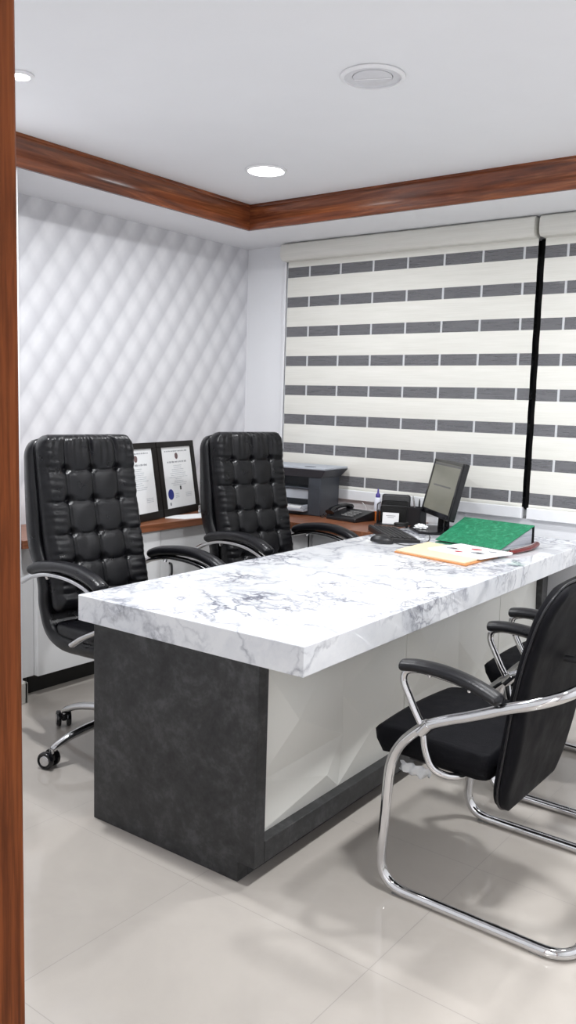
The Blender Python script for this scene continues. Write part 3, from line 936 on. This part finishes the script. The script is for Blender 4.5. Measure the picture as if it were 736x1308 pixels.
    # shreds of the transport wrapping left round the tube under the seat
    for s in (-1,):
        bm = bmesh.new()
        n, mrows = 16, 5
        G = []
        for j in range(mrows):
            row = []
            for i in range(n):
                a = i/(n-1)
                x = .03+.10*a; z = .398-.006*j*(1.2+noise.noise(Vector((a*5, j, .3)))) - .008*math.sin(a*PI)*(j/mrows)
                y = -.272+.006*noise.noise(Vector((a*9, j*.8, 2.)))+.006*math.sin(a*20+j)
                row.append(bm.verts.new((x, y, z)))
            G.append(row)
        for j in range(mrows-1):
            for i in range(n-1): bm.faces.new((G[j][i], G[j][i+1], G[j+1][i+1], G[j+1][i]))
        o = link_mesh('wrapping_scrap', bm, M['plastic_wrap'], t, smooth=True)
        md = o.modifiers.new('s', 'SOLIDIFY'); md.thickness = .0008
    return t
vc = visitor_chair()
vc['label'] = 'black visitor chair on chrome tube frame in the right foreground, its back to the camera'
vc['group'] = 'visitor chairs in front of the desk'
vc2 = copy_thing(vc)
vc.location = (2.50, -1.982, 0)
vc2.location = (2.475, -1.165, 0)
vc2['label'] = 'black visitor chair with chrome arms further back, beyond the foreground visitor chair'

# ------------------------------------------------------------------ things on the desk
DT = .7602
# monitor: fitted centre of the lower edge, facing (cos, sin) of yaw
def monitor():
    x, y, z, yw, tilt, w, h = 1.591, -.318, .843, -2.316, .235, .420, .300
    t = thing('computer_monitor', 'black flat computer monitor with a lit screen tilted back, on far end of marble desk', 'monitor', (x, y, DT), yw)
    # local: +x = facing direction, y = sideways
    zz = z-DT
    Mx = Matrix.Translation((0, 0, zz)) @ Matrix.Rotation(-tilt, 4, 'Y')
    def tr(o): o.matrix_local = Mx; return o
    cas = tr(box('casing', (-.034, -.001, -w/2, w/2, 0, h), M['black_gloss'], t, bev=.006, seg=3))
    tr(box('rear_housing', (-.062, -.033, -w/2+.07, w/2-.07, .05, h-.06), M['black_plastic'], t, bev=.012, seg=3))
    bz = .017
    bm = bmesh.new()
    add_box(bm, -.002, .004, -w/2, w/2, h-bz, h, bev=.002); add_box(bm, -.002, .004, -w/2, w/2, 0, .028, bev=.002)
    add_box(bm, -.002, .004, -w/2, -w/2+bz, .028, h-bz, bev=.002); add_box(bm, -.002, .004, w/2-bz, w/2, .028, h-bz, bev=.002)
    tr(link_mesh('bezel', bm, M['black_gloss'], t))
    sc = tr(box('screen', (-.001, .0005, -w/2+bz, w/2-bz, .028, h-bz), M['screen_lit'], t, bev=0))
    bm = bmesh.new(); add_box(bm, .0006, .0011, -.13, .12, .158, .166); 
    link_mesh('screen_text_line', bm, M['screen_bar'], sc)
    bm = bmesh.new(); add_box(bm, .0006, .0011, -w/2+bz, w/2-bz, h-bz-.014, h-bz-.002); 
    link_mesh('screen_title_bar', bm, M['screen_bar'], sc)
    tr(lathe('power_light', [(0, .004), (.0022, .004), (.0022, .0052), (0, .0055)], M['screw_silver'], t, c=(0, w/2-.03, .012), seg=10, axis='x'))
    # neck and foot
    bm = bmesh.new(); add_prism(bm, [(-.075, 0.0), (-.035, 0.0), (-.045, zz+.09), (-.07, zz+.09)], -.045, .045, bev=.006, axis='y'); link_mesh('stand_neck', bm, M['black_gloss'], t)
    bm = bmesh.new(); add_prism(bm, [(-.15, -.10), (-.15, .10), (-.11, .125), (.07, .125), (.11, .08), (.11, -.08), (.07, -.125), (-.11, -.125)], 0, .016, bev=.005, axis='z'); link_mesh('stand_base', bm, M['black_gloss'], t)
monitor()

def frame_quad(name, label, cat, A, B, C, h, z=DT, group=None):
    """thing at corner A, local x towards B"""
    a = Vector(A); b = Vector(B); d = b-a
    return thing(name, label, cat, (a.x, a.y, z), math.atan2(d.y, d.x)), d.length

# keyboard: long axis from (1.357,-.512)->(1.65,-.835) roughly
kb = thing('keyboard', 'black computer keyboard lying askew on the marble desk beside the mouse', 'keyboard', (1.53, -.63, DT), math.radians(-44))
bm = bmesh.new(); add_prism(bm, [(-.078, .0), (.078, .0), (.078, .014), (-.078, .026)], -.21, .21, bev=.003, axis='x')
bmesh.ops.rotate(bm, verts=bm.verts, cent=(0,0,0), matrix=Matrix.Rotation(0, 3, 'Z'))
link_mesh('key_tray', bm, M['black_plastic'], kb)
bm = bmesh.new()
for r in range(6):
    yy = -.066+r*.0245
    zt = lerp(.0255, .0145, (yy+.078+.01)/.156)
    x = -.204
    while x < .188:
        wk = .0168
        if r == 5 and -.11 < x < .02: wk = .12
        add_box(bm, x, x+wk, yy-.0085, yy+.0085, zt-.001, zt+.006, bev=.0012, seg=1)
        x += wk+.0025
o = link_mesh('keys', bm, M['black_plastic'], kb)
t = thing('computer_mouse', 'black computer mouse in front of the keyboard', 'mouse', (1.605, -.862, DT), math.radians(25))
bm = bmesh.new()
bmesh.ops.create_uvsphere(bm, u_segments=28, v_segments=16, radius=1)
for v_ in bm.verts:
    v_.co = Vector((v_.co.x*.056, v_.co.y*.031*(1+.12*v_.co.x), max(v_.co.z, -.25)*.030+.0075+.004*(-v_.co.x)))
zm = min(v_.co.z for v_ in bm.verts)
for v_ in bm.verts: v_.co.z -= zm
link_mesh('body', bm, M['black_plastic'], t, smooth=True)
tube('wheel', [(.028, -.0035, .0275), (.028, .0035, .0275)], .006, M['rubber_grey'], t, res=12)
o = tube('mouse_cable', catmull([(1.662, -.84, DT+.006), (1.715, -.84, DT+.003), (1.765, -.78, DT+.003), (1.745, -.67, DT+.003), (1.70, -.56, DT+.003), (1.65, -.47, DT+.003)], 8), .0022, M['cable_black'], None, res=8)
tag(o, 'thin black cable running from the mouse towards the monitor foot', 'cable')

# orange envelope folder, local frame by its corners
t = thing('document_folder', 'cream and orange paper folder lying on the marble desk under the notebook', 'folder', (1.778, -1.04, DT), 0)
bm = bmesh.new()
P0 = [(0, 0), (.385, -.075), (.392, .235), (-.01, .335)]
add_prism(bm, P0, .0, .006, bev=.001); link_mesh('back_cover', bm, M['paper_orange'], t)
P1 = [(.004, .006), (.372, -.062), (.380, .23), (-.004, .325)]
bm = bmesh.new(); add_prism(bm, P1, .0061, .0125, bev=.001); link_mesh('front_cover', bm, M['paper_cream'], t)
# spiral notebook
t = thing('spiral_notebook', 'white spiral notebook with small red printed pictures, on the cream folder', 'notebook', (1.885, -.93, DT+.0126), math.radians(-12))
box('page_block', (0, .29, 0, .235, 0, .009), M['paper_white'], t, bev=.001)
bm = bmesh.new()
for k in range(22):
    c = Vector((.008+k*.013, .236, .005))
    pts = [c+Vector((0, math.cos(a)*.0065, math.sin(a)*.0065)) for a in [2*PI*i/10 for i in range(10)]]
    add_tube(bm, pts, .0009, res=6, closed=True)
link_mesh('spiral_wire', bm, M['brushed_steel'], t, smooth=True)
for (a, b, r, mt) in ((.07, .09, .030, 'ink_grey'), (.072, .10, .015, 'ink_red'), (.15, .16, .028, 'ink_red'), (.21, .085, .034, 'ink_grey'), (.215, .09, .016, 'ink_red'), (.14, .045, .022, 'ink_red'), (.235, .165, .022, 'ink_grey')):
    bm = bmesh.new()
    pl = [(a+math.cos(q)*r*(1+.35*noise.noise(Vector((math.cos(q)*2, math.sin(q)*2, a*40)))), b+math.sin(q)*r*.7*(1+.3*noise.noise(Vector((math.cos(q)*2, math.sin(q)*2, b*40))))) for q in [2*PI*i/18 for i in range(18)]]
    add_prism(bm, pl, .0091, .0094); link_mesh('printed_picture', bm, M[mt], t)

# green lever-arch binder: spine (thick) away from the camera
t = thing('ring_binder', 'thick green marbled ring binder lying on the desk behind the notebook', 'binder', (1.772, -.640, DT), 0)
nl, nr, fl, fr_ = V(.0, 0, .012), V(.355, -.045, .012), V(.018, .275, .10), V(.398, .245, .10)
def quadslab(name, a, b, c, d, th, mat, parent):
    bm = bmesh.new(); n = (b-a).cross(d-a).normalized()
    lo = [bm.verts.new(p) for p in (a, b, c, d)]; hi = [bm.verts.new(p+n*th) for p in (a, b, c, d)]
    bm.faces.new(lo); bm.faces.new(hi)
    for i in range(4): bm.faces.new((lo[i], lo[(i+1) % 4], hi[(i+1) % 4], hi[i]))
    bmesh.ops.recalc_face_normals(bm, faces=bm.faces[:])
    bmesh.ops.bevel(bm, geom=bm.edges[:], offset=.0008, segments=1, affect='EDGES')
    return link_mesh(name, bm, mat, parent)
quadslab('front_cover', nl, nr, fr_, fl, .0035, M['binder_green'], t)
z0v = V(0, 0, 0)
quadslab('back_cover', V(0, 0, .0005), V(.355, -.045, .0005), V(.40, .245, .0005), V(.018, .275, .0005), .0035, M['binder_green'], t)
quadslab('spine', V(.018, .272, .004), V(.400, .242, .004), V(.398, .242, .100), V(.018, .272, .100), .0035, M['black_plastic'], t)
bm = bmesh.new()
vs = [bm.verts.new(p) for p in (V(.02,.02,.0045), V(.350,-.025,.0045), V(.393,.225,.0045), V(.03,.250,.0045), V(.02,.02,.017), V(.350,-.025,.017), V(.393,.225,.090), V(.03,.250,.090))]
for f in ((0,3,2,1),(4,5,6,7),(0,1,5,4),(1,2,6,5),(2,3,7,6),(3,0,4,7)): bm.faces.new([vs[i] for i in f])
link_mesh('paper_stack', bm, M['page_edges'], t)

# dark red pouch beside the binder
t = thing('glasses_case', 'dark red glossy curved case on the desk beside the green binder', 'case', (2.165, -.735, DT), math.radians(84))
bm = bmesh.new()
pp = catmull([(0, .006, .012), (.06, -.008, .014), (.14, -.014, .016), (.22, -.010, .018), (.30, .006, .021), (.345, .018, .026)], 8)
add_tube(bm, pp, lambda q: .022*math.sqrt(max(.02, 1-(2*q-1)**6))*(.62+.38*q), res=16, flat=(1, .62), up=(0, 0, 1))
zm = min(v_.co.z for v_ in bm.verts)
for v_ in bm.verts: v_.co.z -= zm
link_mesh('shell', bm, M['case_red'], t, smooth=True)
tube('closing_seam', [V(p.x, p.y-.0, p.z-zm+.012) for p in pp[6:-6]], .0035, M['chrome'], t, res=8)
# silver pen across the near end of the case
o = tube('silver_pen', [(2.118, -.790, DT+.006), (2.172, -.742, DT+.006)], .005, M['chrome'], None, res=12)
tag(o, 'short silver pen end at the near tip of the red case', 'pen')

# pen holder behind the monitor
t = thing('pen_holder', 'black pen holder with pens at the left side of the monitor', 'pen holder', (1.412, -.176, DT), .0)
bm = bmesh.new()
for a in ((-.04, -.036, -.035, .035), (.036, .04, -.035, .035), (-.036, .036, -.035, -.031), (-.036, .036, .031, .035)):
    add_box(bm, *a, 0, .10, bev=.001)
add_box(bm, -.036, .036, -.031, .031, 0, .004)
link_mesh('cup', bm, M['black_plastic'], t)
def pen(a, b, r, mat, label, nm='pen'):
    o = tube(nm, [a, V(*a).lerp(V(*b), .9), b], lambda q: r if q < .9 else r*.4, M[mat], None, res=10); tag(o, label, 'pen'); return o
pen((1.418, -.180, DT+.006), (1.398, -.205, DT+.165), .0045, 'brushed_steel', 'silver pen leaning to the left out of the black pen holder')
pen((1.423, -.175, DT+.006), (1.436, -.198, DT+.15), .0045, 'black_plastic', 'black pen standing in the black pen holder behind the monitor edge')
# crumpled tissue and adapter near the monitor foot
bm = bmesh.new(); bmesh.ops.create_icosphere(bm, subdivisions=4, radius=1)
for v_ in bm.verts:
    k = 1+.5*noise.noise(v_.co*2.4)+.25*noise.noise(v_.co*6)
    v_.co = Vector((v_.co.x*.032*k, v_.co.y*.026*k, max(-.3, v_.co.z)*.016*k+.006))
zm = min(v_.co.z for v_ in bm.verts)
for v_ in bm.verts: v_.co += Vector((1.545, -.375, DT+.0165-zm))
o = link_mesh('crumpled_tissue', bm, M['paper_white']); tag(o, 'crumpled white tissue on the monitor foot', 'tissue')
o = tube('black_cable_coil', catmull([(1.40+.035*math.cos(a)*(1+.1*math.sin(3*a)), -.33+.035*math.sin(a), DT+.006+.0016*a) for a in [i*.5 for i in range(28)]], 3), .005, M['cable_black'], None, res=8)
tag(o, 'black cable coiled left of the monitor at the end of desk', 'cable')

# ------------------------------------------------------------------ worktop by the window
WZ = .7582
# multifunction printer, front facing the camera side (-y)
t = thing('printer', 'dark grey multifunction laser printer with pale lid, on the worktop at window corner', 'printer', (.835, -.290, WZ), math.radians(5))
pd = M['printer_dark']; w, d = .40, .225
bm = bmesh.new()
add_box(bm, -.085, 0, 0, d, .0, .225, bev=.006); add_box(bm, -w, -.355, 0, d, 0, .225, bev=.006)
add_box(bm, -.357, -.083, .10, d, 0, .225, bev=.004); add_box(bm, -.357, -.083, .006, .12, 0, .022, bev=.003); add_box(bm, -.357, -.083, .004, .12, .150, .162, bev=.003)
link_mesh('body', bm, pd, t)
bm = bmesh.new(); add_box(bm, -.353, -.087, .012, .10, .093, .149, bev=.004); link_mesh('output_tray', bm, M['printer_light'], t)
bm = bmesh.new(); add_box(bm, -.353, -.087, -.045, .10, .023, .040, bev=.004); add_box(bm, -.353, -.340, -.045, .02, .040, .062, bev=.003); add_box(bm, -.100, -.087, -.045, .02, .040, .062, bev=.003)
link_mesh('paper_tray', bm, M['printer_light'], t)
box('paper_sheets', (-.33, -.11, -.04, .09, .0405, .048), M['paper_white'], t, bev=.0005)
# scanner head: flares outwards to the top front
bm = bmesh.new()
lo = [(-w-.004, -.004), (.004, -.004), (.004, d+.004), (-w-.004, d+.004)]; hi = [(-w-.02, -.035), (.045, -.03), (.045, d+.02), (-w-.02, d+.02)]
A = [bm.verts.new((x, y, .2255)) for x, y in lo]; B = [bm.verts.new((x, y, .272)) for x, y in hi]
bm.faces.new(A); bm.faces.new(B)
for i in range(4): bm.faces.new((A[i], A[(i+1) % 4], B[(i+1) % 4], B[i]))
link_mesh('scanner_head', bm, pd, t)
bm = bmesh.new(); add_box(bm, -w-.018, .044, -.034, d+.018, .2725, .286, bev=.004, seg=3); link_mesh('scanner_lid', bm, M['printer_light'], t)
box('control_display', (-.10, -.04, -.02, .01, .2862, .2885), M['printer_dark'], t, bev=.0008)

# desk telephone
t = thing('desk_telephone', 'black desk telephone with handset on the worktop, right of the printer', 'telephone', (1.012, -.262, WZ), math.radians(-8))
bm = bmesh.new(); add_prism(bm, [(-.08, 0), (.10, 0), (.10, .05), (.085, .055), (-.075, .022), (-.08, .018)], -.095, .125, bev=.004, axis='x')
bmesh.ops.rotate(bm, verts=bm.verts, cent=(0,0,0), matrix=Matrix.Rotation(0, 3, 'Z')); link_mesh('base', bm, M['black_plastic'], t)
hs = tube('handset', catmull([(-.062, -.085, .040), (-.064, -.06, .058), (-.066, .0, .070), (-.064, .06, .072), (-.062, .09, .062)], 6), lambda q: .014+.010*abs(2*q-1)**3, M['black_gloss'], t, res=14, flat=(1.3, .8), up=(0, 0, 1))
bm = bmesh.new()
for r in range(4):
    for c in range(4):
        yy = -.055+r*.024; zz = .0265+(yy+.075)*.206
        add_box(bm, .0+c*.022, .015+c*.022, yy, yy+.014, zz-.002, zz+.004, bev=.001, seg=1)
link_mesh('keypad', bm, M['rubber_grey'], t)
o = tube('telephone_cord', catmull([(.852, -.215, WZ+.006), (.856, -.205, WZ+.006)]+[(.864+.009*math.sin(a), -.21-.006*a, WZ+.012+.010*math.cos(a)) for a in [i*.7 for i in range(1, 26)]], 3), .0028, M['cable_black'], None, res=6)
tag(o, 'coiled black telephone cord between the printer and the telephone', 'cord')
o = tube('wall_cable', catmull([(.865, -.004, .93), (.93, -.02, .86), (1.0, -.04, .80), (1.02, -.09, WZ+.004)], 8), .0022, M['cable_white'], None, res=6)
tag(o, 'thin pale cable hanging below the window rail behind the telephone', 'cable')

# mesh letter organiser
t = thing('desk_organiser', 'black wire mesh desk organiser with letter racks on the worktop beside the desk', 'organiser', (1.270, -.200, WZ), math.radians(22))
def rack(y, w, h, z0=.004):
    f = tube('rack_wire', fillet([(-w/2+.01, y, z0), (-w/2+.01, y, h), (w/2+.01, y, h), (w/2+.01, y, z0)], .014, 5), .0035, M['black_plastic'], t, res=8)
    bm = bmesh.new(); add_box(bm, -w/2+.013, w/2+.007, y-.0006, y+.0006, z0, h-.004); link_mesh('mesh_panel', bm, M['black_mesh'], f)
rack(.06, .155, .155); rack(.03, .150, .125); rack(-.005, .150, .098); 
bm = bmesh.new(); add_box(bm, -.085, .085, -.105, .065, 0, .004, bev=.001); link_mesh('base_plate', bm, M['black_plastic'], t)
box('front_box', (-.078, -.073, -.055, -.006, .004, .075), M['black_mesh'], t, bev=0)
tube('rack_wire', fillet([(-.078, -.055, .004), (-.078, -.055, .11), (-.078, .055, .11)], .01), .003, M['black_plastic'], t, res=8)
o = box('card', (-.045, .045, -.0008, .0008, 0, .062), M['paper_white'], None, bev=0)
o.name = 'visiting_card'; o.location = (1.297, -.265, WZ+.0055); o.rotation_euler = (-.15, 0, math.radians(22))
tag(o, 'white printed card leaning against the front of mesh organiser', 'card')
for zz, ww in ((.045, .026), (.036, .018)):
    bm = bmesh.new(); add_box(bm, -ww, ww, -.0012, -.0009, zz-.0015, zz+.0015); l = link_mesh('print_line', bm, M['ink_grey'], o)
# glue bottle
t = thing('glue_bottle', 'small white and orange glue bottle with purple nozzle cap standing behind organiser front', 'bottle', (1.153, -.170, WZ))
lathe('bottle_body', [(0, 0), (.017, 0), (.019, .004), (.019, .062), (0, .062)], M['glue_orange'], t, seg=24)
lathe('bottle_label', [(.0192, .055), (.0196, .056), (.0196, .122), (.017, .130), (.011, .134), (0, .134)], M['glue_white'], t, seg=24)
lathe('nozzle_cap', [(0, .134), (.013, .134), (.013, .150), (.006, .160), (.0035, .182), (0, .184)], M['cap_purple'], t, seg=20)
bm = bmesh.new(); add_box(bm, 0, .045, 0, .05, 0, .034, bev=.0015); o = link_mesh('note_block', bm, M['paper_note'])
o.location = (1.352, -.105, WZ+.0); o.rotation_euler.z = .0
tag(o, 'small peach note paper block between organiser and monitor', 'note block')

# ------------------------------------------------------------------ worktop by the papered wall
def certificate(cx, cy, label, full=True):
    yw, tilt, w, h = .251, .150, .411, .418
    t = thing('certificate_frame', label, 'framed certificate', (cx, cy, WZ+.002), yw)
    Mx = Matrix.Rotation(-tilt, 4, 'Y')
    def tr(o): o.matrix_local = Mx; return o
    bm = bmesh.new(); b = .040
    add_box(bm, -.010, .012, -w/2, w/2, 0, b, bev=.003); add_box(bm, -.010, .012, -w/2, w/2, h-b*.8, h, bev=.003)
    add_box(bm, -.010, .012, -w/2, -w/2+b*1.15, b, h-b*.8, bev=.003); add_box(bm, -.010, .012, w/2-b*.95, w/2, b, h-b*.8, bev=.003)
    tr(link_mesh('frame', bm, M['frame_black'], t))
    sh = tr(box('certificate_sheet', (-.008, .004, -w/2+b*1.1, w/2-b*.9, b-.002, h-b*.75), M['paper_white'], t, bev=0))
    X0, X1 = .0041, .0046
    def mark(nm, y0, y1, z0, z1, mt):
        bm = bmesh.new(); add_box(bm, X0, X1, y0, y1, z0, z1); link_mesh(nm, bm, M[mt], sh)
    def textline(z, hw, hgt, mt, c=.004):
        """a line of illegible print: word-like blocks in one mesh"""
        bm = bmesh.new(); x = -hw
        while x < hw:
            ww = random.uniform(.006, .020)*(hgt/.004)**.5; ww = min(ww, hw-x+.001)
            # word as letter-like strokes
            k = x
            while k < x+ww:
                lw = hgt*.42; add_box(bm, X0, X1, c+k, c+min(k+lw, x+ww), z-hgt*random.uniform(.35, .5), z+hgt*random.uniform(.3, .5)); k += lw*1.45
            x += ww+hgt*.7
        link_mesh('print_line', bm, M[mt], sh)
    textline(.362, .125, .008, 'ink_grey'); 
    bm = bmesh.new(); add_prism(bm, [(.004+math.cos(a)*.017, .335+math.sin(a)*(.020 if math.sin(a) < 0 else .017)) for a in [2*PI*i/14 for i in range(14)]], X0, X1, axis='x'); link_mesh('crest', bm, M['crest_red'], sh)
    textline(.300, .105, .011, 'ink_grey')
    for i, z in enumerate((.279, .268, .257, .246, .235, .224, .213, .202, .190, .179, .168)):
        textline(z, (.045, .04, .065, .06, .085, .08, .10, .035, .05, .085, .07)[i], .004, 'ink_light')
    if full:
        mark('stamp', .006, .022, .138, .160, 'black_matte')
        bm = bmesh.new(); add_prism(bm, [(-.100+math.cos(a)*.030, .118+math.sin(a)*.030) for a in [2*PI*i/28 for i in range(28)]], X0, X1+.0006, axis='x'); link_mesh('blue_seal', bm, M['seal_blue'], sh)
        bm = bmesh.new(); add_prism(bm, [(-.112+math.cos(a)*.009, .064+math.sin(a)*.010) for a in [2*PI*i/14 for i in range(14)]], X0, X1, axis='x'); link_mesh('small_crest', bm, M['ink_grey'], sh)
        for z in (.118, .108, .098): textline(z, .02, .004, 'ink_light', -.03)
    for z in (.116, .106, .097): textline(z, .035, .004, 'ink_light', .10)
    return t
certificate(.231, -.813, 'black framed certificate with a blue seal, right one of the two leaning on papered wall', True)
certificate(.337, -1.222, 'black framed certificate half hidden behind the nearer executive chair back', False)
bm = bmesh.new(); add_prism(bm, [(0, 0), (.10, .055), (.19, .42), (.02, .44), (-.05, .06)], 0, .0025); o = link_mesh('paper_sheet', bm, M['paper_white'])
o.location = (.305, -1.02, WZ); tag(o, 'loose white paper sheets on the worktop below the right certificate', 'paper')
bm = bmesh.new(); add_box(bm, 0, .05, 0, .075, 0, .045, bev=.003); o = link_mesh('acrylic_block', bm, M['clear_acrylic'])
o.location = (.285, -.735, WZ+.003); o.rotation_euler.z = .1; tag(o, 'small clear acrylic block in front of the right certificate', 'paperweight')
bm = bmesh.new(); add_box(bm, .01, .04, .0, .002, .012, .03); 
l = link_mesh('label_print', bm, M['ink_grey'], o); l.location = (0, -.0022, 0)
o = tube('black_pen', [(.395, -.79, WZ+.0075), (.365, -.655, WZ+.0075)], .0045, M['black_plastic'], None, res=10); tag(o, 'black pen lying on the loose paper near further executive chair', 'pen')
bm = bmesh.new(); add_box(bm, 0, .12, 0, .17, 0, .035, bev=.002); o = link_mesh('wooden_box', bm, M['wood_small']); o.location = (.14, -.600, WZ)
tag(o, 'low brown wooden box on worktop beside the further executive chair', 'box')

# cable hanging in front of the window-side cabinets
o = tube('power_cable', catmull([(.985, -.606, .757), (.992, -.608, .70), (.990, -.604, .60), (1.0, -.596, .45), (1.0, -.592, .3), (1.0, -.590, .02)], 8), .004, M['cable_black'], None, res=8)
tag(o, 'black power cable hanging down the cabinet fronts right of the further executive chair', 'cable')

# ------------------------------------------------------------------ world and view
w = bpy.data.worlds.new('world'); scene.world = w; w.use_nodes = True
bg = w.node_tree.nodes['Background']; bg.inputs[0].default_value = (.02, .025, .035, 1); bg.inputs[1].default_value = .5
vs = scene.view_settings
scene.display_settings.display_device = 'sRGB'
vs.view_transform = 'Standard'; vs.look = 'None'; vs.exposure = 0.14; vs.gamma = 1.0; vs.use_curve_mapping = False
